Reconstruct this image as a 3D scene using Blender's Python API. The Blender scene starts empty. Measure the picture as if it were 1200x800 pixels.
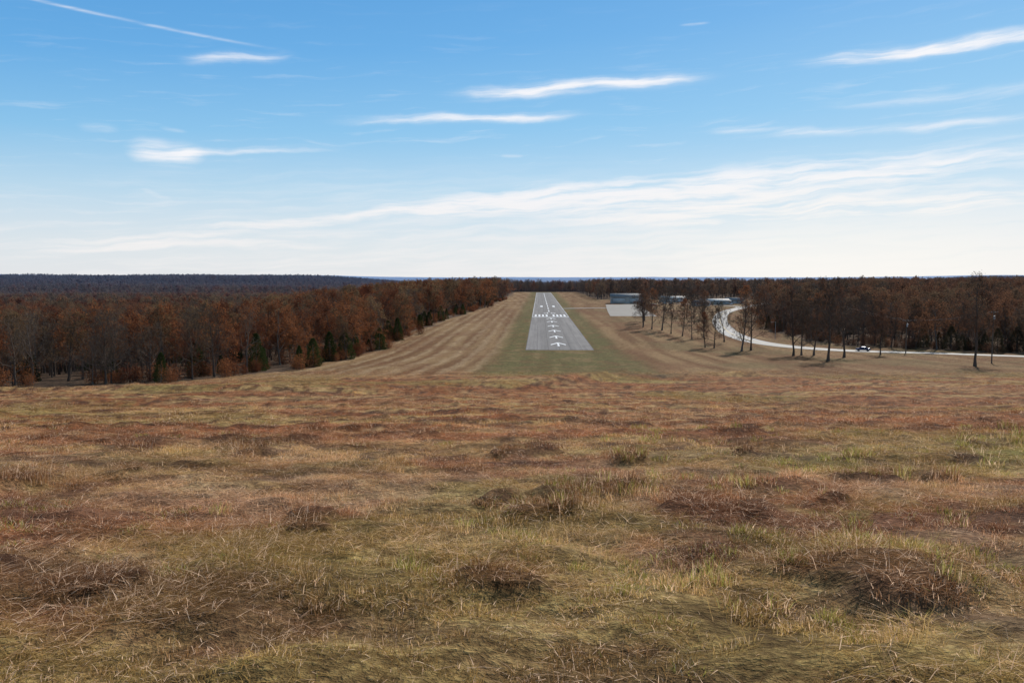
import bpy, math, random
import numpy as np
from mathutils import Vector
R=math.radians
scene=bpy.context.scene
rng=np.random.default_rng(7)

# ------------------------------------------------------------ utils
def vnoise(x,y,seed=0):
    x=np.asarray(x,float);y=np.asarray(y,float)
    xi=np.floor(x).astype(np.int64);yi=np.floor(y).astype(np.int64)
    fx=x-xi;fy=y-yi
    fx=fx*fx*(3-2*fx);fy=fy*fy*(3-2*fy)
    def h(a,b):
        n=(a*374761393+b*668265263+seed*974634777)&0x7fffffff
        n=((n^(n>>13))*1274126177)&0x7fffffff
        n=n^(n>>16)
        return (n&0xffff)/65535.0
    return (h(xi,yi)*(1-fx)+h(xi+1,yi)*fx)*(1-fy)+(h(xi,yi+1)*(1-fx)+h(xi+1,yi+1)*fx)*fy
def fbm(x,y,seed=0,o=3):
    s=0;a=.5;t=0;x=np.asarray(x,float);y=np.asarray(y,float)
    for i in range(o):
        s=s+a*vnoise(x,y,seed+i*17);t+=a;a*=.5
        x,y=1.6*x-1.2*y+13.7,1.2*x+1.6*y+7.3
    return s/t
def sst(v,a,b):
    t=np.clip((np.asarray(v,float)-a)/(b-a),0,1);return t*t*(3-2*t)

PY=np.array([-400,-150,-40,0,5,10,20,50,100,150,200,240,275,400,1308,1450,1900,5000,8000,60000.])
PZ=-np.array([5,1.6,.9,1.55,2.25,2.9,4.2,8.2,13.5,17.7,20.9,22.55,23.4,22.989,20.0,21.,36.,36.,26.,26.])
def profile(y):
    y=np.clip(np.asarray(y,float),-399,59000)
    sl=np.diff(PZ)/np.diff(PY)
    m=np.zeros(len(PY));m[1:-1]=(sl[1:]*np.diff(PY)[:-1]+sl[:-1]*np.diff(PY)[1:])/(PY[2:]-PY[:-2])
    m[0]=sl[0];m[-1]=0
    m[12]=m[13]=m[14]=sl[13];m[16:]=0
    i=np.clip(np.searchsorted(PY,y)-1,0,len(PY)-2)
    h=(PY[i+1]-PY[i]);t=(y-PY[i])/h
    return (2*t**3-3*t**2+1)*PZ[i]+(t**3-2*t**2+t)*h*m[i]+(-2*t**3+3*t**2)*PZ[i+1]+(t**3-t**2)*h*m[i+1]
BERM=np.array([(-140,112),(-90,108),(-55,107),(-40,99),(-26,93),(-15,95),(0,107),(8,128),(16,150),(28,155),(44,158)],float)
def berm(x,y):
    best=np.full(np.shape(x),1e9);sg=np.zeros(np.shape(x))
    for a,b in zip(BERM[:-1],BERM[1:]):
        d=b-a;L=(d**2).sum()
        t=np.clip(((x-a[0])*d[0]+(y-a[1])*d[1])/L,0,1)
        px=x-(a[0]+t*d[0]);py=y-(a[1]+t*d[1])
        dd=np.hypot(px,py);u=dd<best
        best=np.where(u,dd,best);sg=np.where(u,np.sign(py),sg)
    return best*sg
def mound(x,y):      # scattered hummocks of old thatch and dark stems
    return sst(fbm(x*.75,y*.75,300,2),.70,.80)*sst(np.hypot(x,y),4,6)*(1-sst(y,60,110))
def ground(x,y):
    x=np.asarray(x,float);y=np.asarray(y,float)
    z=profile(y)
    r=np.hypot(x,y)
    z=z-sst(-x,25,120)*2.2*sst(y,60,140)
    s=berm(x,y); near=sst(y,40,80)*(1-sst(y,170,230))
    z=z+near*(.85*np.exp(-((s+1.8)/2.2)**2)-1.2*np.exp(-((s-2.4)/2.0)**2))*(.45+vnoise(x*.07,y*.07,5))
    f=1-sst(y,150,255)
    z=z+f*((fbm(x*.12,y*.12,3)-.5)*.55*sst(r,4,30)+(fbm(x*.9,y*.9,9)-.5)*.34)
    z=z+.13*mound(x,y)
    z=z+f*(fbm(x*.03,y*.03,31)-.5)*1.6*sst(r,20,70)
    z=z-21*sst(-x-.03*y,62,240)*sst(y,150,370)*(1-sst(y,1500,2100))
    z=z+2*sst(x-.18*y,90,260)*sst(y,280,520)*(1-sst(y,900,1500))
    az=np.degrees(np.arctan2(x,np.maximum(y,1e-3)+0*x)); az=np.where(y<0,90,az)
    n=fbm(x/900.,y/900.,41)
    z=z+(fbm(x/300.,y/300.,77)-.5)*14*sst(r,1500,2200)
    z=z+(36+26*(n-.5))*sst(r,2500,3700)*(1-sst(az,-15,-4))
    z=z+(30+14*(n-.5))*sst(r,2600,4300)*sst(az,23,30)
    z=z+(52+60*(fbm(x/3000.,y/3000.,51)-.4))*sst(r,8000,12500)
    return z
ELY=np.array([60,120,145,150,168,195,265,336,395,525,846,1000,1330,1420,1460.])
ELX=np.array([-500,-190,-92,-70,-62,-51,-46,-45,-41,-33,-9,-4,4,10,4000.])
RX_Y=np.array([150,275,312,391,468,570,660,800,1000,1300.]);RX_X=np.array([102,102,90,101,118,147,184,250,340,480.])
RY_X=np.array([0,102,132,152,230,330,600.]);RY_Y=np.array([275,275,267,245,190,150,60.])
def runway_c(y): return 16+.033*(y-275)
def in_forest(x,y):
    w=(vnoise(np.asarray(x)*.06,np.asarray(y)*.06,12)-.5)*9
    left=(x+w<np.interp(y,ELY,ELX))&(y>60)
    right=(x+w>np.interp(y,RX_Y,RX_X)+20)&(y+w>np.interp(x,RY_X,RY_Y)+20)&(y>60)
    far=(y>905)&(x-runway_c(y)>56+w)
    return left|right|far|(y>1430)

# colour of the sward (base reflectance) at a place in the field
def lerp(a,b,f):
    return a+(b-a)*np.asarray(f)[...,None]
def grass_rgb(x,y):
    C=lambda *c:np.array(c,float)
    nA=fbm(x*.05,y*.05,201,4);nB=fbm(x*.24,y*.24,211,4);nC=fbm(x*1.2,y*1.2,221,4)
    nD=fbm(x*.045,y*.30,231,4);nE=fbm(x*.6,y*.6,241,3)
    f=sst(.4*nB+.6*nC,.42,.62)
    c=lerp(C(.42,.178,.072)+0*x[...,None],C(.60,.375,.18),f)
    c=lerp(c,C(.66,.47,.19),.8*sst(nD,.55,.67))
    c=lerp(c,C(.41,.15,.058),.65*(1-sst(nD,.40,.50)))
    c=lerp(c,C(.13,.068,.038),.85*(1-sst(nC,.34,.45)))
    near=1-sst(y,9,34)
    c=lerp(c,C(.56,.375,.23),.6*near*sst(nE,.42,.6))
    c=lerp(c,C(.27,.14,.08),.8*near*(1-sst(nE,.38,.50)))
    g=.45*sst(nA+.25*nC,.70,.80)
    g=np.maximum(g,.45*sst(nB,.58,.66)*near)
    g=np.maximum(g,.85*sst(x,1,9)*sst(y,13,17)*(1-sst(y,20,28))*sst(nB,.48,.58))
    g=np.maximum(g,.7*sst(x,1.5,5)*(1-sst(y,9,13))*sst(nC,.5,.62))
    c=lerp(c,C(.36,.32,.085),g)
    c=lerp(c,C(.17,.075,.035),.75*mound(x,y))
    q=np.hypot(x+38,y+65);sw=np.sin(.85*q+5*nA)
    c=lerp(c,C(.15,.08,.045),.65*sst(sw,.78,.98)*sst(nB,.38,.56))
    off=x-(y*.033+6.925);ao=np.abs(off)
    s2=fbm(off*.4,y*.012,251,4)
    v=lerp(C(.27,.145,.062)+0*x[...,None],C(.45,.30,.145),sst(s2,.34,.66))
    v=lerp(v,C(.60,.45,.26),.7*sst(np.sin(off*1.15+3*nB),0,1)*sst(-off,15,24))
    v=lerp(v,C(.19,.185,.062),(1-sst(ao,17,24))*(.4+.5*sst(nB,.3,.6)))
    v=lerp(v,C(.27,.21,.09),.6*sst(off,24,40)*sst(nA,.42,.6))
    v=lerp(v,C(.31,.155,.075),.5*sst(fbm(x*.09,y*.09,261,4),.5,.64)*sst(ao,14,24))
    return np.clip(lerp(c,v,sst(y,120,200)),0,1)

# ------------------------------------------------------------ mesh helpers
def mesh_arr(name,V,F4=None,F3=None,mats=None,m4=None,m3=None,smooth=False):
    me=bpy.data.meshes.new(name)
    V=np.asarray(V,np.float32)
    F4=np.zeros((0,4),int) if F4 is None else np.asarray(F4)
    F3=np.zeros((0,3),int) if F3 is None else np.asarray(F3)
    me.vertices.add(len(V));me.vertices.foreach_set('co',V.ravel())
    nl=len(F4)*4+len(F3)*3;me.loops.add(nl)
    me.loops.foreach_set('vertex_index',np.concatenate([F4.ravel(),F3.ravel()]).astype(np.int32))
    npoly=len(F4)+len(F3);me.polygons.add(npoly)
    st=np.concatenate([np.arange(len(F4))*4,len(F4)*4+np.arange(len(F3))*3]).astype(np.int32)
    me.polygons.foreach_set('loop_start',st)
    try: me.polygons.foreach_set('loop_total',np.concatenate([np.full(len(F4),4),np.full(len(F3),3)]).astype(np.int32))
    except Exception: pass
    if mats:
        for m in mats: me.materials.append(m)
    if m4 is not None or m3 is not None:
        mi=np.concatenate([m4 if m4 is not None else np.zeros(len(F4)),m3 if m3 is not None else np.zeros(len(F3))]).astype(np.int32)
        me.polygons.foreach_set('material_index',mi)
    if smooth: me.polygons.foreach_set('use_smooth',np.ones(npoly,bool))
    me.update(calc_edges=True);me.validate()
    return me
def link(name,me,loc=(0,0,0),rot=0,parent=None,scale=None):
    o=bpy.data.objects.new(name,me);scene.collection.objects.link(o)
    o.location=loc;o.rotation_euler=(0,0,rot)
    if scale: o.scale=scale
    if parent: o.parent=parent
    return o
def add_attr(me,name,data,typ='FLOAT'):
    a=me.attributes.new(name,typ,'POINT')
    a.data.foreach_set('vector' if typ=='FLOAT_VECTOR' else 'value',np.asarray(data).ravel())

# ------------------------------------------------------------ node helpers
class T:
    def __init__(s,nt): s.nt=nt;s.n=nt.nodes;s.l=nt.links
    def node(s,t,**k):
        n=s.n.new(t)
        for a,b in k.items(): setattr(n,a,b)
        return n
    def put(s,sock,v):
        if isinstance(v,bpy.types.NodeSocket): s.l.new(v,sock)
        elif v is not None:
            if hasattr(sock.default_value,'__len__') and not hasattr(v,'__len__'): v=[v]*3
            if hasattr(sock.default_value,'__len__') and len(sock.default_value)==4 and len(v)==3: v=tuple(v)+(1,)
            sock.default_value=v
    def m(s,op,a,b=None,c=None,clamp=False):
        n=s.node('ShaderNodeMath',operation=op,use_clamp=clamp)
        s.put(n.inputs[0],a)
        if b is not None:s.put(n.inputs[1],b)
        if c is not None:s.put(n.inputs[2],c)
        return n.outputs[0]
    def vm(s,op,a,b=None):
        n=s.node('ShaderNodeVectorMath',operation=op);s.put(n.inputs[0],a)
        if b is not None:s.put(n.inputs[1],b)
        return n.outputs['Value'] if op in('LENGTH','DOT_PRODUCT') else n.outputs[0]
    def mix(s,f,a,b,bt='MIX'):
        n=s.node('ShaderNodeMix',data_type='RGBA',blend_type=bt)
        s.put(n.inputs[0],f);s.put(n.inputs[6],a);s.put(n.inputs[7],b);return n.outputs[2]
    def noise(s,v,sc,det=3,rough=.55,dist=0):
        n=s.node('ShaderNodeTexNoise');s.put(n.inputs['Vector'],v)
        n.inputs['Scale'].default_value=sc;n.inputs['Detail'].default_value=det
        n.inputs['Roughness'].default_value=rough;n.inputs['Distortion'].default_value=dist
        return n.outputs[0]
    def ss(s,v,a,b,lo=0.,hi=1.):
        n=s.node('ShaderNodeMapRange',interpolation_type='SMOOTHSTEP');s.put(n.inputs[0],v)
        n.inputs[1].default_value=a;n.inputs[2].default_value=b;n.inputs[3].default_value=lo;n.inputs[4].default_value=hi
        return n.outputs[0]
    def xyz(s,v):
        n=s.node('ShaderNodeSeparateXYZ');s.put(n.inputs[0],v);return n.outputs
    def comb(s,x,y,z):
        n=s.node('ShaderNodeCombineXYZ');s.put(n.inputs[0],x);s.put(n.inputs[1],y);s.put(n.inputs[2],z);return n.outputs[0]
    def attr(s,name,out='Fac',typ='GEOMETRY'):
        n=s.node('ShaderNodeAttribute');n.attribute_name=name;n.attribute_type=typ;return n.outputs[out]
    def pos(s): return s.node('ShaderNodeNewGeometry').outputs['Position']
    def bump(s,h,st,d):
        n=s.node('ShaderNodeBump');n.inputs['Strength'].default_value=st;n.inputs['Distance'].default_value=d
        s.put(n.inputs['Height'],h);return n.outputs[0]
def mat(name):
    m=bpy.data.materials.new(name);m.use_nodes=True;t=T(m.node_tree)
    b=t.n['Principled BSDF'];b.inputs['Roughness'].default_value=.8
    b.inputs['Specular IOR Level'].default_value=.25
    return m,t,b
def simple(name,col,rough=.7,var=.15,scale=3,metal=0,spec=.3):
    m,t,b=mat(name)
    tc=t.node('ShaderNodeTexCoord').outputs['Object']
    n=t.noise(tc,scale,4)
    c=t.mix(n,tuple(x*(1-var) for x in col),tuple(x*(1+var) for x in col))
    t.put(b.inputs['Base Color'],c);b.inputs['Roughness'].default_value=rough
    b.inputs['Metallic'].default_value=metal;b.inputs['Specular IOR Level'].default_value=spec
    return m
def leafy(t,c,trans):
    df=t.node('ShaderNodeBsdfDiffuse');t.put(df.inputs[0],c)
    tr=t.node('ShaderNodeBsdfTranslucent');t.put(tr.inputs[0],c)
    mx=t.node('ShaderNodeMixShader');mx.inputs[0].default_value=trans
    t.l.new(df.outputs[0],mx.inputs[1]);t.l.new(tr.outputs[0],mx.inputs[2])
    t.l.new(mx.outputs[0],t.n['Material Output'].inputs[0])

# ------------------------------------------------------------ ground
angs=np.concatenate([np.arange(-45,45.01,.2),np.arange(48,315,3)])
rings=1.0*1.0175**np.arange(0,620)
A,RR=np.meshgrid(np.radians(angs),rings)
gx=(RR*np.sin(A));gy=(RR*np.cos(A));gz=ground(gx,gy)
V=np.stack([gx,gy,gz],-1).reshape(-1,3)
nc=len(angs);nr=len(rings)
i,j=np.meshgrid(np.arange(nr-1),np.arange(nc),indexing='ij')
a=i*nc+j;b=i*nc+(j+1)%nc;c_=(i+1)*nc+(j+1)%nc;d=(i+1)*nc+j
F4=np.stack([a,d,c_,b],-1).reshape(-1,4)
V=np.vstack([V,[[0,0,float(ground(0.,0.))]]])
k=np.arange(nc);F3=np.stack([k,(k+1)%nc,np.full(nc,len(V)-1)],-1)
m_ground,t,b=mat('ground_grass')
P=t.pos();fo=t.attr('forest');di=t.attr('ditch');gc0=t.attr('sward','Color')
fine=t.noise(P,14,4,.7);fine2=t.noise(P,2.2,5,.75);fine3=t.noise(P,.7,5,.8)
c=t.mix(t.ss(fine,.35,.7),t.mix(1.,gc0,(.42,.38,.36),'MULTIPLY'),gc0)
c=t.mix(1.,c,t.mix(t.ss(fine2,.35,.65),(.5,.46,.44),(1.15,1.15,1.15)),'MULTIPLY')
c=t.mix(1.,c,t.mix(t.ss(fine3,.36,.64),(.72,.68,.66),(1.15,1.15,1.15)),'MULTIPLY')
c=t.mix(di,c,(.05,.032,.02))
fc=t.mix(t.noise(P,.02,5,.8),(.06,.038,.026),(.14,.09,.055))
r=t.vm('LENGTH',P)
fc=t.mix(t.ss(r,1500,5500),fc,(.11,.14,.21))  # distance haze painted into the far woodland floor's base colour
fc=t.mix(t.ss(r,6000,13000),fc,(.17,.27,.45))  # bluer painted haze for the outermost hills
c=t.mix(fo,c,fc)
t.put(b.inputs['Base Color'],c);b.inputs['Roughness'].default_value=.95;b.inputs['Specular IOR Level'].default_value=.05
t.put(b.inputs['Normal'],t.bump(t.m('ADD',fine,t.m('MULTIPLY',fine2,2.)),.9,.08))
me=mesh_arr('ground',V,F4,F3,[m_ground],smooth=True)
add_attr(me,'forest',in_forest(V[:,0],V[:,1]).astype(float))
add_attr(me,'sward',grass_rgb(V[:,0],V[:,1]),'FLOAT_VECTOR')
sb=berm(V[:,0],V[:,1])
ditch=np.exp(-((sb-1.)/2.0)**2)*np.clip(vnoise(V[:,0]*.09,V[:,1]*.09,5)*1.5-.05,0,.9)*(V[:,1]>60)
ditch=np.maximum(ditch,.97*np.exp(-(((V[:,0]-26)/5)**2+((V[:,1]-155)/5)**2)))
add_attr(me,'ditch',ditch)
link('ground',me)

# ------------------------------------------------------------ paved sheets
def strip(name,pts,width,material,dz,step=4):
    pts=np.array(pts,float)
    Q=[]
    P_=np.vstack([2*pts[0]-pts[1],pts,2*pts[-1]-pts[-2]])
    for k in range(1,len(P_)-2):
        p0,p1,p2,p3=P_[k-1:k+3];n=max(2,int(np.hypot(*(p2-p1))/step))
        for q in range(n):
            u=q/n
            Q.append(.5*((2*p1)+(-p0+p2)*u+(2*p0-5*p1+4*p2-p3)*u*u+(-p0+3*p1-3*p2+p3)*u**3))
    Q.append(pts[-1]);Q=np.array(Q)
    tg=np.gradient(Q,axis=0);tg/=np.hypot(tg[:,0],tg[:,1])[:,None]
    nrm=np.stack([tg[:,1],-tg[:,0]],-1)
    K=5;us=np.linspace(-.5,.5,K)
    VV=(Q[:,None,:]+nrm[:,None,:]*us[None,:,None]*width)
    z=ground(VV[...,0],VV[...,1])+dz
    V=np.concatenate([VV,z[...,None]],-1).reshape(-1,3)
    i,j=np.meshgrid(np.arange(len(Q)-1),np.arange(K-1),indexing='ij')
    a=i*K+j;F=np.stack([a,a+1,a+K+1,a+K],-1).reshape(-1,4)
    return mesh_arr(name,V,F,None,[material],smooth=True)
DX=.033;DL=math.hypot(1,DX)
def rw(u,v):   # u = offset right of centreline, v = along from near end
    y=275+(v-u*DX)/DL; x=16+(v*DX+u)/DL
    return x,y
def rw_patch(polys,dz):
    V=[];F4=[];F3=[]
    for p in polys:
        n0=len(V)
        for u,v in p:
            x,y=rw(u,v);V.append((x,y,float(ground(x,y))+dz))
        (F4 if len(p)==4 else F3).append(list(range(n0,n0+len(p))))
    return V,F4 or None,F3 or None
m_asph,t,b=mat('runway_asphalt')
P=t.pos();s=t.xyz(P)
off=t.m('SUBTRACT',s[0],t.m('ADD',t.m('MULTIPLY',s[1],.033),6.925))
n1=t.noise(t.comb(off,t.m('MULTIPLY',s[1],.02),0.),.6,5,.7)
n2=t.noise(P,.25,6,.7);n3=t.noise(P,4,4,.7)
c=t.mix(t.ss(n1,.3,.7),(.125,.116,.110),(.22,.203,.19))
c=t.mix(t.ss(n2,.45,.7,0,.6),c,(.25,.232,.215))
c=t.mix(t.ss(t.m('ABSOLUTE',off),9.5,4,0,.35),c,(.10,.095,.092))
br=t.node('ShaderNodeTexBrick');t.put(br.inputs['Vector'],t.comb(off,s[1],0.))
br.inputs['Scale'].default_value=1;br.inputs['Brick Width'].default_value=3.8;br.inputs['Row Height'].default_value=14;br.inputs['Mortar Size'].default_value=.12;br.offset=0.
br.inputs['Color1'].default_value=(1,1,1,1);br.inputs['Color2'].default_value=(.9,.9,.9,1);br.inputs['Mortar'].default_value=(.45,.45,.45,1)
c=t.mix(.7,c,br.outputs[0],'MULTIPLY')
t.put(b.inputs['Base Color'],c);b.inputs['Roughness'].default_value=.85;b.inputs['Specular IOR Level'].default_value=.15
t.put(b.inputs['Normal'],t.bump(n3,.4,.02))
vs=np.linspace(0,1050,106);polys=[]
for v0,v1 in zip(vs[:-1],vs[1:]):
    for u0,u1 in((-11.5,0),(0,11.5)): polys.append([(u0,v0),(u1,v0),(u1,v1),(u0,v1)])
V,F4,F3=rw_patch(polys,.05);runway=link('runway',mesh_arr('runway',V,F4,F3,[m_asph]))
m_paint,t,b=mat('white_paint');P=t.pos()
n=t.noise(P,1.5,6,.75)
t.put(b.inputs['Base Color'],t.mix(t.ss(n,.36,.55),(.42,.41,.40),(.80,.80,.78)));b.inputs['Roughness'].default_value=.6
pol=[]
for v0 in (30,66,104,142,182,216):   # displaced-threshold arrows
    pol.append([(-.35,v0-15),(.35,v0-15),(.35,v0-1),(-.35,v0-1)])
    for sg in(-1,1):
        q=[(0,v0+2),(0,v0-1.5),(sg*2.7,v0-10.5),(sg*2.7,v0-7)]
        pol.append(q if sg<0 else q[::-1])
pol.append([(-11,228),(11,228),(11,231),(-11,231)])
for k in range(4):
    for sg in(-1,1):
        u=sg*(2.2+k*2.3);pol.append([(u-.6,236),(u+.6,236),(u+.6,262),(u-.6,262)])
def rect(u0,v0,u1,v1): pol.append([(u0,v0),(u1,v0),(u1,v1),(u0,v1)])
rect(-3.9,276,-1,277.6);rect(-3.9,282,-1,283.6);rect(-3.9,289,-1,290.6);rect(-1.6,277.6,-1,282);rect(-1.6,283.6,-1,289)
rect(1,276,3.9,277.6);rect(3.3,277.6,3.9,282);rect(1,282,3.9,283.6);rect(1,283.6,1.6,289);rect(1,289,3.9,290.6)
for v in range(304,1000,50): rect(-.35,v,.35,v+34)
for u in(-11.2,11.05):
    for v in range(232,1040,60): rect(u,v,u+.2,v+60)
for sg in(-1,1): rect(sg*5-1.,400,sg*5+1.,430)
V,F4,F3=rw_patch(pol,.09);mk=link('painted_markings',mesh_arr('painted_markings',V,F4,F3,[m_paint]),parent=runway)

m_conc,t,b=mat('pale_concrete');P=t.pos()
c=t.mix(t.noise(P,.3,6,.7),(.22,.21,.195),(.33,.315,.29))
t.put(b.inputs['Base Color'],c);b.inputs['Roughness'].default_value=.75;b.inputs['Specular IOR Level'].default_value=.25
m_apron,t,b=mat('apron_concrete');P=t.pos()
c=t.mix(t.noise(P,.12,6,.75),(.20,.18,.155),(.34,.31,.265))
t.put(b.inputs['Base Color'],c);b.inputs['Roughness'].default_value=.85;b.inputs['Specular IOR Level'].default_value=.1
ROAD=[(420,120),(330,150),(230,190),(175,227),(152,245),(132,262),(112,272),(98,288),(92,312),(94,350),(101,391),(118,468),(147,570),(184,660),(250,800),(340,1000)]
road=link('road',strip('road',ROAD,8.2,m_conc,.07))
m_yel=simple('yellow_paint',(.6,.42,.08))
link('centre_line',strip('centre_line',ROAD,.25,m_yel,.10),parent=road)
link('apron',strip('apron',[(76,515),(84,600),(98,735)],29,m_apron,.06))
link('taxiway',strip('taxiway',[(38,640),(55,650),(75,655)],10,m_apron,.085))
link('gravel_path',strip('gravel_path',[(98,735),(150,760),(186,700),(184,662)],7,m_apron,.09))

# ------------------------------------------------------------ trees
HAZE_TINT=(.155,.185,.26)  # aerial haze, painted into leaf and bark base colours by distance
def leafmat(name,c1,c2,trans=.4):
    m,t,b=mat(name)
    oi=t.node('ShaderNodeObjectInfo').outputs['Random'];P=t.pos()
    f=t.m('MULTIPLY_ADD',t.noise(P,.7,1),.6,t.m('MULTIPLY',oi,.5))
    c=t.mix(t.ss(f,.25,.8),c1,c2)
    x_=t.xyz(P)[0]
    c=t.mix(t.ss(x_,60,130,0,.5),c,(.15,.095,.065))      # drabber wood east of the road
    r=t.vm('LENGTH',P);c=t.mix(t.ss(r,350,4000,0,.88),c,HAZE_TINT)
    t.n.remove(b);leafy(t,c,trans);return m
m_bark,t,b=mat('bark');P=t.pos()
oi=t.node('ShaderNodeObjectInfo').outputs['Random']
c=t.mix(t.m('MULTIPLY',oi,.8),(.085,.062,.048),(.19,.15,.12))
c=t.mix(t.ss(t.vm('LENGTH',P),350,4000,0,.88),c,HAZE_TINT)
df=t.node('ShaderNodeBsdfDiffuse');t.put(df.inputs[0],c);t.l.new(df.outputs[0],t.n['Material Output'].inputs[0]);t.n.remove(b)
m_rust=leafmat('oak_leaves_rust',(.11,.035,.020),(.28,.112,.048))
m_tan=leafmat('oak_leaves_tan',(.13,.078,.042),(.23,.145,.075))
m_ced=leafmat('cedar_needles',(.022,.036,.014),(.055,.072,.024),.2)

def tree_mesh(name,seed,H=16,levels=4,n1=13,n2=6,n3=5,n4=4,leaves=2000,ls=.28,leafmat_=None,spread=1.,t0=.22,top_bias=0,lj=.28,rmin=.012):
    rn=random.Random(seed);V=[];F4=[];tips=[]
    def tube(pts,rad,sides):
        base=len(V)
        for k,p in enumerate(pts):
            d=(pts[min(k+1,len(pts)-1)]-pts[max(k-1,0)]).normalized()
            a=d.orthogonal().normalized();bb=d.cross(a)
            for q in range(sides):
                an=2*math.pi*q/sides
                V.append(tuple(p+(a*math.cos(an)+bb*math.sin(an))*rad[k]))
        for k in range(len(pts)-1):
            for q in range(sides):
                i0=base+k*sides+q;i1=base+k*sides+(q+1)%sides
                F4.append((i0,i1,i1+sides,i0+sides))
    def grow(p,d,L,r,lev):
        ns=[9,5,3,2,1][lev];sides=[7,5,3,3,3][lev]
        pts=[p.copy()];dirs=[]
        dd=d.copy();w=[.07,.16,.24,.3,.3][lev]
        for k in range(ns):
            dd=(dd+Vector((rn.gauss(0,w),rn.gauss(0,w),rn.gauss(0,w)))+Vector((0,0,.02 if lev==0 else .07))).normalized()
            pts.append(pts[-1]+dd*L/ns);dirs.append(dd.copy())
        rad=[max(r*(1-.8*(k/ns)**.9),rmin) for k in range(ns+1)]
        if lev==0: rad[0]*=1.5
        tube(pts,rad,sides)
        if lev>=levels-1: tips.extend(pts[1:])
        if lev>=levels: return
        cnt=[n1,n2,n3,n4][lev]
        for c in range(cnt):
            u=(t0+(1-t0)*(c+rn.random()*.8)/cnt) if lev==0 else .25+.75*(c+rn.random())/cnt
            u=min(u,.99);k=int(u*ns);fr=u*ns-k
            q=pts[k].lerp(pts[k+1],fr);dk=dirs[k]
            an=(c*2.4+rn.random()*1.2)
            a=dk.orthogonal().normalized();bb=dk.cross(a)
            side=a*math.cos(an)+bb*math.sin(an)
            ang=R(rn.uniform(38,68) if lev==0 else rn.uniform(28,60))
            if lev==0: ang*= (1.15-.5*u)
            nd=(dk*math.cos(ang)+side*math.sin(ang)).normalized()
            if lev==0: LL=H*.40*spread*(1.12-.72*u)*rn.uniform(.75,1.15)
            else: LL=L*rn.uniform(.38,.62)*(1.1-.4*u)
            grow(q,nd,LL,max(rad[k]*rn.uniform(.42,.6),rmin+.002),lev+1)
    grow(Vector((0,0,-.3)),Vector((0,0,1)),H*.88,H*.0155,0)
    V=np.array(V);F4=np.array(F4);m4=np.zeros(len(F4))
    zmax=V[:,2].max();V*=H/zmax
    if leaves:
        r2=np.random.default_rng(seed+99)
        tp=np.array([tuple(p) for p in tips])*H/zmax
        wgt=np.clip((tp[:,2]/H),0,1)**top_bias if top_bias else np.ones(len(tp))
        wgt=wgt*(.15+vnoise(tp[:,0]*.5+50,tp[:,1]*.5+tp[:,2]*.45,seed)**2)
        idx=r2.choice(len(tp),leaves,p=wgt/wgt.sum())
        c=tp[idx]+r2.normal(0,lj,(leaves,3))
        u=r2.normal(size=(leaves,3));u/=np.linalg.norm(u,axis=1)[:,None]
        w=np.cross(u,r2.normal(size=(leaves,3)));w/=np.linalg.norm(w,axis=1)[:,None]
        sz=(ls*r2.uniform(.5,1.2,leaves))[:,None]*.5
        L=np.stack([c-u*sz,c-w*sz*.6,c+u*sz,c+w*sz*.6],1).reshape(-1,3)
        n0=len(V);V=np.vstack([V,L]);LF=n0+np.arange(leaves*4).reshape(-1,4)
        F4=np.vstack([F4,LF]);m4=np.concatenate([m4,np.ones(leaves)])
    return mesh_arr(name,V,F4,None,[m_bark,leafmat_ or m_rust],m4=m4)
def cedar_mesh(name,seed,H=9,n=4200,wide=.26):
    r2=np.random.default_rng(seed)
    z=H*(.03+.95*r2.random(n)**1.15)
    an=r2.random(n)*6.283
    lump=.6+.8*vnoise(an*2+7,z*.9,seed)
    rad=H*wide*(1-(z/H))**.66*lump*np.sqrt(r2.uniform(.35,1,n))
    c=np.stack([rad*np.cos(an),rad*np.sin(an),z],-1)
    out=np.stack([np.cos(an),np.sin(an),r2.uniform(.2,1.1,n)],-1)+r2.normal(0,.35,(n,3));out/=np.linalg.norm(out,axis=1)[:,None]
    w=np.cross(out,r2.normal(size=(n,3)));w/=np.linalg.norm(w,axis=1)[:,None]
    s=.28*r2.uniform(.6,1.3,n)[:,None]
    V=np.stack([c-out*s*.5,c-w*s*.3,c+out*s,c+w*s*.3],1).reshape(-1,3)
    F=np.arange(4*n).reshape(-1,4);m4=np.ones(n)
    k=6;tv=[];tf=[];n0=len(V)
    for q in range(4):
        for j in range(k):
            a=6.283*j/k;rr=.16*(1-q/4);tv.append((rr*math.cos(a),rr*math.sin(a),-.3+q*H*.3))
    for q in range(3):
        for j in range(k): tf.append((n0+q*k+j,n0+q*k+(j+1)%k,n0+(q+1)*k+(j+1)%k,n0+(q+1)*k+j))
    V=np.vstack([V,tv]);F=np.vstack([F,tf]);m4=np.concatenate([m4,np.zeros(len(tf))])
    return mesh_arr(name,V,F,None,[m_bark,m_ced],m4=m4)
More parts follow.
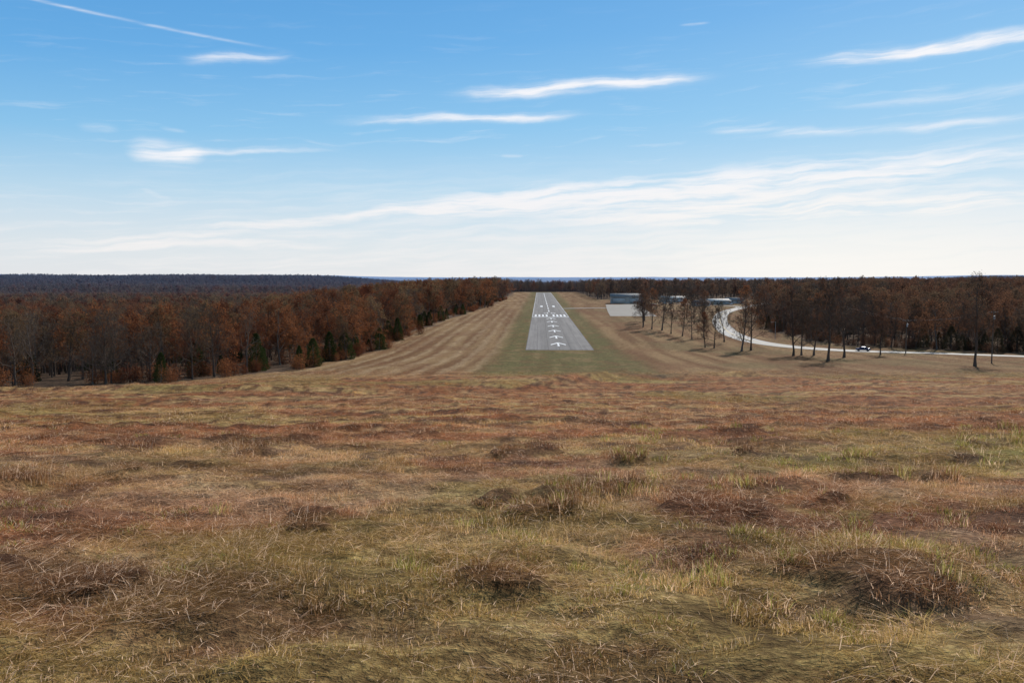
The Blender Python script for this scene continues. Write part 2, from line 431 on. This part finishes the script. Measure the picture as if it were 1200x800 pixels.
def bush_mesh(name,seed,H=3.2):
    rn=np.random.default_rng(seed);V=[];F=[];tips=[]
    for k in range(26):
        a=rn.random()*6.283;l=rn.uniform(.1,.75);p=Vector((rn.normal(0,.5),rn.normal(0,.5),-.1))
        d=Vector((math.cos(a)*l,math.sin(a)*l,1)).normalized();r=.03
        for s_ in range(5):
            q=p+d*H/5*rn.uniform(.7,1.1);o=d.orthogonal().normalized()*r;o2=d.cross(o)
            n0=len(V);V+= [tuple(p+o),tuple(p+o2),tuple(p-o),tuple(q+o*.7),tuple(q+o2*.7),tuple(q-o*.7)]
            F+=[(n0,n0+1,n0+4,n0+3),(n0+1,n0+2,n0+5,n0+4),(n0+2,n0,n0+3,n0+5)]
            p=q;r*=.75;d=(d+Vector(rn.normal(0,.25,3))).normalized();tips.append(tuple(p))
    V=np.array(V);F=np.array(F);m4=np.zeros(len(F));L=900
    tp=np.array(tips)[rn.integers(0,len(tips),L)]+rn.normal(0,.35,(L,3))
    u=rn.normal(size=(L,3));u/=np.linalg.norm(u,axis=1)[:,None];w=np.cross(u,rn.normal(size=(L,3)));w/=np.linalg.norm(w,axis=1)[:,None]
    s=.11*rn.uniform(.6,1.3,L)[:,None]
    LV=np.stack([tp-u*s,tp-w*s*.6,tp+u*s,tp+w*s*.6],1).reshape(-1,3);n0=len(V)
    V=np.vstack([V,LV]);F=np.vstack([F,n0+np.arange(4*L).reshape(-1,4)]);m4=np.concatenate([m4,np.ones(L)])
    return mesh_arr(name,V,F,None,[m_bark,m_rust if seed%2 else m_tan],m4=m4)

def proto_coll(name,meshes):
    c=bpy.data.collections.new(name)
    for k,me in enumerate(meshes):
        o=bpy.data.objects.new('%s_%02d'%(name,k),me);c.objects.link(o)
    return c
def scatter(name,coll,pts,idx,rot,scl,col=None):
    me=bpy.data.meshes.new(name);me.vertices.add(len(pts));me.vertices.foreach_set('co',np.asarray(pts,np.float32).ravel())
    add_attr(me,'idx',idx.astype(np.int32),'INT');add_attr(me,'rot',rot.astype(np.float32),'FLOAT_VECTOR');add_attr(me,'scl',scl.astype(np.float32),'FLOAT_VECTOR')
    if col is not None: add_attr(me,'sward',col.astype(np.float32),'FLOAT_VECTOR')
    o=link(name,me)
    ng=bpy.data.node_groups.new(name+'_nodes','GeometryNodeTree')
    ng.interface.new_socket('Geometry',in_out='INPUT',socket_type='NodeSocketGeometry')
    ng.interface.new_socket('Geometry',in_out='OUTPUT',socket_type='NodeSocketGeometry')
    N=ng.nodes;L=ng.links
    gi=N.new('NodeGroupInput');go=N.new('NodeGroupOutput')
    ci=N.new('GeometryNodeCollectionInfo');ci.inputs['Collection'].default_value=coll
    ci.inputs['Separate Children'].default_value=True;ci.inputs['Reset Children'].default_value=True
    ip=N.new('GeometryNodeInstanceOnPoints');ip.inputs['Pick Instance'].default_value=True
    def na(nm,ty):
        n=N.new('GeometryNodeInputNamedAttribute');n.data_type=ty;n.inputs[0].default_value=nm;return n.outputs[0]
    L.new(gi.outputs[0],ip.inputs['Points']);L.new(ci.outputs[0],ip.inputs['Instance'])
    L.new(na('idx','INT'),ip.inputs['Instance Index'])
    L.new(na('rot','FLOAT_VECTOR'),ip.inputs['Rotation']);L.new(na('scl','FLOAT_VECTOR'),ip.inputs['Scale'])
    L.new(ip.outputs[0],go.inputs[0])
    md=o.modifiers.new('scatter','NODES');md.node_group=ng
    return o

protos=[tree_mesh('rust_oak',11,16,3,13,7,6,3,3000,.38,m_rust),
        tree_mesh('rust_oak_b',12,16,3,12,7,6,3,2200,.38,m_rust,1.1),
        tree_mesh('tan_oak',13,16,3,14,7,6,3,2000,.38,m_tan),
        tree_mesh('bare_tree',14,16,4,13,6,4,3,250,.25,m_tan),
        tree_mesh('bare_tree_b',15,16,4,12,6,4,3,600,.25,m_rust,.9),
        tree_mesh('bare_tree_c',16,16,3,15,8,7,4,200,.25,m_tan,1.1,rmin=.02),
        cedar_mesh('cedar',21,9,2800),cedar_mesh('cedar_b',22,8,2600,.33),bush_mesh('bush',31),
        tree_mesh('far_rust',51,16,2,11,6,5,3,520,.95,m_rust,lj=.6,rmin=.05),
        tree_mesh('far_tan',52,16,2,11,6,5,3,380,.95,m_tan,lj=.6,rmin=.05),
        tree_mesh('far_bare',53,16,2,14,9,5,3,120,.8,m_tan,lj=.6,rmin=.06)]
tc=proto_coll('woodland_parts',protos)
PX=[];PI=[];PS=[]
def place(x,y,idx,s):
    PX.append(np.stack([x,y,ground(x,y)-.1],-1));PI.append(idx);PS.append(s)
for (y0,y1,sp,mul) in((90,420,7.0,1.),(420,900,9.5,1.1),(900,1700,12.5,1.2),(1700,4200,20,1.45)):
    ys=np.arange(y0,y1,sp)
    xs_all=[];ys_all=[]
    for y in ys:
        w=y*.80+30;xx=np.arange(-w,w,sp)
        xs_all.append(xx);ys_all.append(np.full(len(xx),y))
    x=np.concatenate(xs_all);y=np.concatenate(ys_all)
    x=x+rng.uniform(-.5,.5,len(x))*sp;y=y+rng.uniform(-.5,.5,len(y))*sp
    k=in_forest(x,y);x=x[k];y=y[k]
    nn=fbm(x*.012,y*.012,60);q=rng.random(len(x))
    bare=np.clip((nn-.5)*2.2+np.where(x<0,.22,.52),.1,.85)
    if y0<900:
        idx=np.where(q<bare,rng.integers(3,6,len(x)),rng.integers(0,3,len(x)))
    else:
        idx=np.where(q<bare,11,rng.integers(9,11,len(x)))
    edge=~(in_forest(x+14,y)&in_forest(x,y-14)&in_forest(x-14,y))
    ced=(rng.random(len(x))<np.where(edge,.28,.05))&(y<900)
    idx=np.where(ced,rng.integers(6,8,len(x)),idx)
    hs=np.interp(y,[130,200,400,700,1500],[.80,.98,1.16,1.2,1.05])*rng.uniform(.68,1.15,len(x))*mul
    hs=np.where(x>60,hs*.95,hs)
    hs=np.where(ced,rng.uniform(.5,1.05,len(x)),hs)
    place(x,y,idx,hs)
    if y0<900:
        e=edge&(rng.random(len(x))<.9)
        for rep in range(2):
            place(x[e]+rng.normal(0,2.5,e.sum()),y[e]+rng.normal(0,2.5,e.sum()),np.full(e.sum(),8),rng.uniform(.6,1.4,e.sum()))
pts=np.concatenate(PX);idx=np.concatenate(PI);ss_=np.concatenate(PS);n=len(pts)
rot=np.zeros((n,3));rot[:,2]=rng.random(n)*6.283
scl=np.stack([ss_*rng.uniform(.85,1.15,n)]*2+[ss_],-1)
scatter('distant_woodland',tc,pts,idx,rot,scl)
print('trees',n)

big=[tree_mesh('big_bare',41,20,4,16,7,6,4,1100,.24,m_rust,.95,.2,.5,rmin=.02),
     tree_mesh('big_bare_b',42,20,4,16,7,6,4,700,.24,m_tan,.85,.16,rmin=.02),
     tree_mesh('big_leafy',43,20,4,15,7,5,4,3000,.28,m_rust,.9,.18,rmin=.018),
     tree_mesh('big_bare_c',44,20,4,15,8,6,4,300,.22,m_tan,1.05,.22,rmin=.022)]
TR=[(75.7,271,21,2),(79.6,274,17.7,1),(84.9,248,19.8,0),(88.4,251,16.6,1),(91.8,250,18.4,2),(85.8,223,22,3),(97,240,20,0),(110,195,21.5,0),
(69.6,283,13.5,1),(67,285,12,2),(71,325,13,1),(70.3,340,15,2),(68.6,355,15.5,0),(68.8,378,20,3),(65.5,386,18.5,2),(67,420,18,1),(70,440,17,2),(74,460,17,0),(64,402,19,0),
(80,310,15,3),(78,335,13,1),(110,470,16,2),(120,520,17,0),(113,252,13,2),(95,430,17,0),(106,500,18,3),(92,395,14,1),(128,610,15,2),(112,640,14,0),(140,650,14,3)]
for k,(x,y,H,ty) in enumerate(TR):
    o=link('oak_tree',big[ty],(x,y,float(ground(x,y))-.05),k*1.7)
    s_=H/19;o.scale=(s_*rng.uniform(.9,1.1),s_*rng.uniform(.9,1.1),s_)
for k,(x,y,H) in enumerate([(142,284,8),(149,279,9),(156,273,8),(164,267,9.5),(171,265,8),(179,259,9),(131,291,6)]):
    o=link('cedar_tree',protos[6+k%2],(x,y,float(ground(x,y))-.05),k*1.3,scale=(H/9*1.25,H/9*1.25,H/9))

# ------------------------------------------------------------ grass
def tuft(name,seed,n,rad,h0,h1,w,lean,material,flat=0.,green=0.):
    r2=np.random.default_rng(seed)
    a=r2.random(n)*6.283;rr=rad*np.sqrt(r2.random(n));bx=rr*np.cos(a);by=rr*np.sin(a)
    h=r2.uniform(h0,h1,n)*(1-.4*rr/rad);ln=np.abs(r2.normal(lean,lean*.6,n))*h
    la=a+r2.normal(0,1.2,n);fl=r2.random(n)<flat
    ln=np.where(fl,h*r2.uniform(1.,1.9,n),ln);hz_=np.where(fl,h*r2.uniform(.03,.35,n),h)
    wa=r2.random(n)*3.14;wx=np.cos(wa)*w*.5*r2.uniform(.6,1.4,n);wy=np.sin(wa)*w*.5
    dx=np.cos(la)*ln;dy=np.sin(la)*ln
    z0=np.where(fl,r2.uniform(.01,.05,n),-.02)
    V=np.stack([np.stack([bx-wx,by-wy,z0],-1),np.stack([bx+wx,by+wy,z0],-1),
        np.stack([bx+dx*.35+wx*.8,by+dy*.35+wy*.8,z0+hz_*.62],-1),np.stack([bx+dx*.35-wx*.8,by+dy*.35-wy*.8,z0+hz_*.62],-1),
        np.stack([bx+dx,by+dy,z0+hz_*np.where(fl,r2.uniform(.2,1.,n),1)],-1)],1).reshape(-1,3)
    i=np.arange(n)*5
    F4=np.stack([i,i+1,i+2,i+3],-1);F3=np.stack([i+3,i+2,i+4],-1)
    me=mesh_arr(name,V,F4,F3,[material])
    add_attr(me,'bl',np.repeat(r2.random(n),5));add_attr(me,'gr',np.repeat((r2.random(n)<green).astype(float),5))
    return me
m_gr,t,b=mat('grass_blades')
bl=t.attr('bl');grn=t.attr('gr')
c=t.attr('sward','Color','INSTANCER')
c=t.mix(t.m('MULTIPLY',grn,.9),c,(.27,.29,.07))
c=t.mix(t.ss(bl,.72,.92,0,.8),c,(.76,.60,.44))
c=t.mix(1.,c,t.mix(t.ss(bl,0.,.7),(.48,.42,.39),(1.5,1.40,1.33)),'MULTIPLY')
oi=t.node('ShaderNodeObjectInfo').outputs['Random']
c=t.mix(1.,c,t.mix(oi,(.66,.58,.54),(1.28,1.25,1.23)),'MULTIPLY')
t.n.remove(b);leafy(t,c,.42)
gp=[tuft('t0',1,80,.13,.04,.15,.0045,.5,m_gr,.25,.03),
    tuft('t1',2,80,.14,.04,.13,.0045,.6,m_gr,.3,.03),
    tuft('t2',3,70,.20,.03,.10,.0045,.6,m_gr,.5,.02),
    tuft('t3',4,90,.22,.08,.22,.0045,.6,m_gr,1.,0.),
    tuft('t4',5,75,.24,.08,.25,.005,.7,m_gr,.92,0.),
    tuft('t5',6,90,.12,.08,.2,.0055,.45,m_gr,.08,.8),
    tuft('t6',7,85,.13,.06,.19,.005,.5,m_gr,.15,.45),
    tuft('t7',8,26,.16,.16,.36,.003,.35,m_gr,.1,0.)]
gc=proto_coll('grass_parts',gp)
GP=[];GI=[];GS=[];GZ=[]
for (d0,d1,dens,sc) in((1.8,9,66,1.),(9,18,29,1.2),(18,36,9.5,1.8),(36,75,2.2,2.8),(75,190,.34,4.5)):
    area=(d1*d1-d0*d0)*R(42);n=int(area*dens)
    r=np.sqrt(rng.uniform(d0*d0,d1*d1,n));a=rng.uniform(-R(42),R(42),n)
    x=r*np.sin(a);y=r*np.cos(a)
    sb=berm(x,y)
    k=~in_forest(x,y)&(y<178)&~((y>70)&(sb>-.5)&(sb<4))&(np.hypot((x-26)/6,(y-155)/6)>1)
    cl=fbm(x*1.6,y*1.6,140);k&=rng.random(n)<.25+4.5*np.clip(cl-.41,0,1)
    x=x[k];y=y[k];n=len(x)
    big_=fbm(x*.22,y*.22,101);mid=fbm(x*.7,y*.7,102);q=rng.random(n)
    idx=rng.integers(0,3,n)
    flatp=(mid>.53)
    idx=np.where(flatp&(q<.85),rng.integers(3,5,n),idx)
    gm=np.clip((big_-.54)*3.5,0,1)*np.clip(1-(r[k]-18)/30,.0,1)
    gm=np.maximum(gm,1.2*sst(x,1,8)*sst(y,13,16)*(1-sst(y,22,28))*(vnoise(x*.35,y*.35,8)>.5))
    gm=np.maximum(gm,.8*sst(x,1.5,4)*(1-sst(y,9,12))*(vnoise(x*.8,y*.8,18)>.55))
    gm=np.where(flatp,gm*.3,gm)
    q2=rng.random(n);gsel=q2<gm*.55;idx=np.where(gsel,rng.integers(5,7,n),idx)
    idx=np.where(rng.random(n)<.03,7,idx)
    mo=mound(x,y)
    hmul=(.15+1.7*fbm(x*.5,y*.5,104)**1.3)*np.where(flatp,.65,1.)*(1+.9*mo)
    s=sc*rng.uniform(.75,1.3,n)
    zs=sc**.5*rng.uniform(.6,1.35,n)*hmul*np.where(gsel,1.1,1)
    GP.append(np.stack([x,y,ground(x,y)-.01],-1));GI.append(idx);GS.append(s);GZ.append(zs)
pts=np.concatenate(GP);idx=np.concatenate(GI);s1=np.concatenate(GS);z1=np.concatenate(GZ);n=len(pts)
rot=np.stack([rng.normal(0,.08,n),rng.normal(0,.08,n),rng.random(n)*6.283],-1)
scatter('dry_grass',gc,pts,idx,rot,np.stack([s1,s1,z1],-1),grass_rgb(pts[:,0],pts[:,1]));print('tufts',n)

# ------------------------------------------------------------ buildings, poles, car
def box(name,cx,cy,cz,sx,sy,sz,material,parent=None,bev=0):
    V=[(cx+i*sx/2,cy+j*sy/2,cz+k*sz/2) for i in(-1,1) for j in(-1,1) for k in(-1,1)]
    F=[(0,1,3,2),(4,6,7,5),(0,4,5,1),(2,3,7,6),(0,2,6,4),(1,5,7,3)]
    o=link(name,mesh_arr(name,V,F,None,[material]),parent=parent)
    if bev: m=o.modifiers.new('b','BEVEL');m.width=bev;m.segments=2
    return o
def empty(name,x,y,rot=0,dz=0):
    o=bpy.data.objects.new(name,None);scene.collection.objects.link(o)
    o.location=(x,y,float(ground(x,y))+dz);o.rotation_euler=(0,0,rot);return o
def corr(name,col):
    m,t,b=mat(name);tc=t.node('ShaderNodeTexCoord').outputs['Object'];s=t.xyz(tc)
    w=t.m('SINE',t.m('MULTIPLY',t.m('ADD',s[0],s[1]),20.))
    c=t.mix(t.noise(tc,.4,4),tuple(v*.85 for v in col),tuple(v*1.1 for v in col))
    t.put(b.inputs['Base Color'],c);b.inputs['Roughness'].default_value=.8;b.inputs['Metallic'].default_value=.0
    t.put(b.inputs['Normal'],t.bump(w,.6,.03));return m
m_blue=corr('grey_metal',(.46,.43,.38));m_white=corr('white_metal',(.66,.60,.52));m_groof=corr('grey_roof_metal',(.24,.23,.215));m_tanw=corr('tan_siding',(.36,.28,.19))
m_glass=simple('window_glass',(.03,.035,.045),.12,.1,1,0,.6);m_dark=simple('dark_trim',(.05,.05,.055),.6)
m_doorw=corr('door_panel',(.56,.53,.48))
def building(name,x,y,rot,w,d,h,rh,mw,mr,doors=2,wins=0):
    e=empty(name,x,y,rot,-.1);w2,d2=w/2,d/2
    V=[(-w2,-d2,0),(w2,-d2,0),(w2,d2,0),(-w2,d2,0),(-w2,-d2,h),(w2,-d2,h),(w2,d2,h),(-w2,d2,h),(-w2,0,h+rh),(w2,0,h+rh)]
    F=[(0,1,5,4),(2,3,7,6),(1,2,6,5),(3,0,4,7)];F3=[(4,7,8),(5,9,6)]
    link('walls',mesh_arr('walls',V,F,F3,[mw]),parent=e)
    o=.6;k=rh/d2;th=.18
    RV=[];RF=[]
    for sg in(-1,1):
        n0=len(RV)
        for zz in(.02,th):
            RV+=[(-w2-o,sg*(d2+o),h-k*o+zz),(w2+o,sg*(d2+o),h-k*o+zz),(w2+o,0,h+rh+zz),(-w2-o,0,h+rh+zz)]
        RF+=[tuple(n0+q for q in f) for f in((0,1,2,3),(4,5,6,7),(0,1,5,4),(1,2,6,5),(3,0,4,7))]
    link('roof',mesh_arr('roof',RV,RF,None,[mr]),parent=e)
    for q in range(doors):
        cx=-w2+w*(q+.5)/max(doors,1);dw=min(w/doors*.72,12)
        box('door_%d'%(q+1),cx,-d2-.05,h*.38,dw,.08,h*.76,m_doorw,e)
        box('door_frame_%d'%(q+1),cx,-d2-.04,h*.78,dw+.5,.12,.25,m_dark,e)
    for q in range(wins):
        cx=-w2+w*(q+.5)/wins
        if doors and abs(cx)<1.5: continue
        box('window_%d'%(q+1),cx,-d2-.05,h*.58,1.3,.08,1.2,m_glass,e)
        box('window_sill_%d'%(q+1),cx,-d2-.08,h*.58-.68,1.5,.16,.1,m_white,e)
    return e
building('hangar',107,770,-.1,30,24,6.6,2.6,m_blue,m_groof,2)
building('hangar',158,810,.1,24,16,4.2,1.6,m_white,m_white,2)
building('storage_shed',180,735,.2,26,12,3.6,1.6,m_tanw,m_white,3,0)
building('farmhouse',205,760,-.3,16,9,3.4,2.2,m_white,m_groof,1,4)
building('farmhouse',160,700,.25,13,8,3.0,1.8,m_white,m_groof,1,4)

def cyl(name,x,y,z0,z1,r0,r1,material,parent,n=12):
    V=[];F=[]
    for z,r in((z0,r0),(z1,r1)):
        for q in range(n):V.append((x+r*math.cos(6.2832*q/n),y+r*math.sin(6.2832*q/n),z))
    for q in range(n):F.append((q,(q+1)%n,n+(q+1)%n,n+q))
    me=bpy.data.meshes.new(name);me.from_pydata(V,[],F+[tuple(range(n,2*n))]);me.materials.append(material)
    return link(name,me,parent=parent)
m_wood=simple('weathered_wood',(.13,.10,.075),.9,.3,2);m_porc=simple('porcelain',(.35,.33,.3),.3);m_steel=simple('galvanised_steel',(.35,.36,.37),.45,.1,3,.6)
tops=[]
for x,y,H,rz in((126,263,11,.1),(125,214,14,.1)):
    e=empty('utility_pole',x,y,rz,-.2)
    cyl('pole',0,0,0,H,.17,.10,m_wood,e)
    box('crossarm',0,.14,H-.6,2.6,.1,.13,m_wood,e)
    for k in(-1.2,-.5,.5,1.2): cyl('insulator',k,.14,H-.53,H-.3,.06,.04,m_porc,e,8)
    cyl('transformer',0,-.38,H-2.4,H-1.4,.24,.24,m_steel,e)
    tops.append((x,y,float(ground(x,y))-.2+H-.3))
P0=[tops[1],tops[0],(128,330,-9.)]
cu=bpy.data.curves.new('power_line','CURVE');cu.dimensions='3D';cu.bevel_depth=.012
for off in(-1.2,.5,1.2):
    for a,b_ in zip(P0[:-1],P0[1:]):
        sp=cu.splines.new('POLY');sp.points.add(12)
        for q in range(13):
            u=q/12;sp.points[q].co=(a[0]+(b_[0]-a[0])*u+off,a[1]+(b_[1]-a[1])*u+.14,a[2]+(b_[2]-a[2])*u-4*.8*u*(1-u),1)
cu.materials.append(m_dark);link('power_line',cu)
e=empty('street_lamp',103,322,0,-.1);cyl('pole',0,0,0,7,.09,.06,m_steel,e);box('arm',-.8,0,6.9,1.6,.07,.07,m_steel,e);box('lamp_head',-1.7,0,6.86,.6,.25,.12,m_dark,e,.03)

def car(x,y,rot,col):
    e=empty('parked_car' if y>600 else 'car',x,y,rot,.09)
    paint=simple('car_paint',col,.25,.05,1,.3,.5)
    prof=[(-2.2,.35),(-2.25,.75),(-1.95,.98),(-1.45,1.02),(-.85,1.45),(.55,1.47),(1.15,1.03),(2.0,.9),(2.25,.65),(2.22,.35)]
    n=len(prof);V=[];W=[-.88,.88]
    for sg in W:
        for px,pz in prof:
            w=sg*(1-.18*max(0,(pz-1.0)/.47));V.append((px,w,pz))
    F=[tuple(range(n)),tuple(range(2*n-1,n-1,-1))]+[(q,n+q,n+(q+1)%n,(q+1)%n) for q in range(n)]
    me=bpy.data.meshes.new('body');me.from_pydata(V,[],[f for f in F]);me.materials.append(paint)
    o=link('body',me,parent=e);m=o.modifiers.new('b','BEVEL');m.width=.06;m.segments=3;m.limit_method='ANGLE'
    for sg in(-1,1):
        me=bpy.data.meshes.new('side_window');yy=sg*.885
        me.from_pydata([(-1.25,yy*1.0,1.06),(.95,yy,1.06),(.48,sg*.76,1.39),(-.78,sg*.76,1.39)],[],[(0,1,2,3)]);me.materials.append(m_glass);link('side_window',me,parent=e)
        for wx in(-1.4,1.4):
            V=[];F=[];k=18
            for yy2 in(sg*.70,sg*.93):
                for q in range(k):V.append((wx+.33*math.cos(6.2832*q/k),yy2,.33+.33*math.sin(6.2832*q/k)))
            for q in range(k):F.append((q,(q+1)%k,k+(q+1)%k,k+q))
            F+=[tuple(range(k)),tuple(range(k,2*k))];me=bpy.data.meshes.new('wheel');me.from_pydata(V,[],F);me.materials.append(m_dark);link('wheel',me,parent=e)
    for xs,nm in(((.62,1.12),'windscreen'),((-.92,-1.4),'rear_window')):
        me=bpy.data.meshes.new(nm);a,b_=xs;o_=.03*np.sign(a)
        me.from_pydata([(a+o_,-.66,1.43),(a+o_,.66,1.43),(b_+o_,.76,1.07),(b_+o_,-.76,1.07)],[],[(0,1,2,3)]);me.materials.append(m_glass);link(nm,me,parent=e)
    for sg in(-1,1): box('headlamp',2.2,sg*.62,.72,.08,.36,.14,m_porc,e,.02)
car(115.5,270.5,math.pi-.3,(.03,.05,.12))
for x,y,r_,c in((138,745,.3,(.6,.6,.6)),(144,747,.3,(.08,.08,.09)),(170,712,1.2,(.55,.55,.57)),(120,700,.2,(.3,.03,.03)),(192,722,.9,(.6,.6,.6))): car(x,y,r_,c)

# ------------------------------------------------------------ sky & sun
EL,AZ=R(33),R(27)
w=bpy.data.worlds.new('sky');scene.world=w;w.use_nodes=True;t=T(w.node_tree)
try: w.cycles.sampling_method='NONE'
except Exception as ex: print(ex)
bg=t.n['Background'];bg.inputs['Strength'].default_value=.1
sk=t.node('ShaderNodeTexSky',sky_type='NISHITA');sk.sun_disc=False;sk.sun_elevation=EL;sk.sun_rotation=AZ
sk.air_density=1.0;sk.dust_density=.4;sk.ozone_density=2.0
D=t.node('ShaderNodeTexCoord').outputs['Generated'];s=t.xyz(D)
az=t.m('MULTIPLY',t.m('ARCTAN2',s[0],s[1]),57.2958);el=t.m('MULTIPLY',t.m('ARCSINE',s[2]),57.2958)
rp=t.node('ShaderNodeValToRGB');cr=rp.color_ramp
ela=t.m('ADD',t.m('MULTIPLY',el,1/60.),t.m('MULTIPLY',t.m('MULTIPLY',az,-.0013),t.ss(el,2,18)),clamp=True)
t.put(rp.inputs[0],ela)
st=[(0,(.77,.81,.87)),(.04,(.69,.79,.88)),(.10,(.46,.70,.89)),(.17,(.26,.58,.89)),(.26,(.135,.44,.84)),(.36,(.085,.35,.76)),(.6,(.15,.28,.50)),(1,(.15,.24,.38))]
while len(cr.elements)<len(st): cr.elements.new(.5)
for e_,(p,c) in zip(cr.elements,st): e_.position=p;e_.color=c+(1,)
base=t.mix(1.,rp.outputs[0],(9.6,9.6,9.6),'MULTIPLY')
base=t.mix(.13,base,sk.outputs[0])
wn=t.noise(t.comb(t.m('MULTIPLY',az,.13),t.m('MULTIPLY',el,.3),0.),1.,3,.5)
wn2=t.noise(t.comb(t.m('MULTIPLY',az,.4),t.m('MULTIPLY',el,.9),4.),1.,4,.55)
warp=t.m('ADD',t.m('MULTIPLY',t.m('SUBTRACT',wn,.5),1.3),t.m('MULTIPLY',t.m('SUBTRACT',wn2,.5),.4))
elw=t.m('ADD',el,warp)
fib=t.noise(t.comb(t.m('MULTIPLY',az,.16),t.m('MULTIPLY',t.m('SUBTRACT',elw,t.m('MULTIPLY',az,.05)),2.0),9.),1.,5,.58)
C=[(-18,14.0,3.3,.42,.12,.7),(-24.5,15.55,8,.12,-.096,.6),(26.5,13.8,7.0,.42,.035,1.3),(4.5,12.8,8.2,.45,.05,1.2),(-3.3,10.8,8,.35,.025,.9),
(-22.5,7.9,2.2,.75,-.03,1.0),(-16.5,8.4,5,.25,.07,.7),(-26.3,9.2,1.2,.28,0,.5),(-23,5.4,1.4,.3,-.25,.5),(0,8.4,.9,.18,0,.45),(-22,9.4,.8,.15,-.1,.45),
(14,6.2,20,1.2,.06,1.15),(-13,3.9,15,.6,.11,.9),(24,9.3,9,.3,.0,.65),(28,11,8,.4,.02,.5),(16,9.7,3,.18,0,.5),(12.2,16.4,1.,.10,.03,.6),(20,4.4,19,1.1,.03,1.0),(-20,2.2,14,.5,.03,.8)]
tot=None
for a0,e0,la,le,sl,am in C:
    u=t.m('DIVIDE',t.m('SUBTRACT',az,a0),la)
    ew=elw if le>.2 else el
    v=t.m('DIVIDE',t.m('SUBTRACT',t.m('SUBTRACT',ew,e0),t.m('MULTIPLY',t.m('SUBTRACT',az,a0),sl)),le)
    r2=t.m('ADD',t.m('MULTIPLY',t.m('MULTIPLY',u,u),t.m('MULTIPLY',u,u)),t.m('MULTIPLY',v,v))
    g=t.m('MULTIPLY',t.m('EXPONENT',t.m('MULTIPLY',r2,-1.)),am)
    tot=g if tot is None else t.m('ADD',tot,g)
dens=t.m('MULTIPLY',tot,t.ss(fib,.25,.72,.35,1.2))
dens=t.ss(dens,.04,1.25)
veil=t.m('MULTIPLY',t.ss(elw,9.5,.5),t.ss(t.m('ADD',fib,t.m('MULTIPLY',az,.005)),.28,.68,.3,1.))
dens=t.m('MAXIMUM',dens,t.m('MULTIPLY',veil,.8),clamp=True)
wisps=t.m('MULTIPLY',t.ss(fib,.52,.8,0,.3),t.ss(el,20,8))
dens=t.m('MAXIMUM',dens,wisps)
dens=t.m('MULTIPLY',dens,t.ss(el,-.5,.3))
ccol=t.mix(t.ss(el,1,9),(8.9,8.75,8.7),(9.2,9.3,9.7))
# brighter, warmer haze beneath the sun
glow=t.m('MULTIPLY',t.ss(t.m('ABSOLUTE',t.m('SUBTRACT',az,22.)),22,2),t.ss(el,9,0))
ccol=t.mix(glow,ccol,(9.9,9.6,9.1));dens=t.m('MAXIMUM',dens,t.m('MULTIPLY',glow,.75),clamp=True)
t.put(bg.inputs[0],t.mix(dens,base,ccol))
sd=Vector((math.sin(AZ)*math.cos(EL),math.cos(AZ)*math.cos(EL),math.sin(EL)))
L=bpy.data.lights.new('sun','SUN');L.energy=5.;L.angle=R(.55);L.color=(1,.93,.84)
lo=bpy.data.objects.new('sun',L);scene.collection.objects.link(lo);lo.rotation_euler=(-sd).to_track_quat('-Z','Y').to_euler();lo.location=(100,200,300)

cam=bpy.data.cameras.new('camera');co=bpy.data.objects.new('camera',cam);scene.collection.objects.link(co)
cam.sensor_width=36;cam.lens=29.0;cam.clip_start=.1;cam.clip_end=100000
co.location=(0,0,0);co.rotation_euler=(R(90-4.26),0,0)
scene.camera=co
scene.view_settings.view_transform='Standard';scene.view_settings.look='None';scene.view_settings.exposure=0
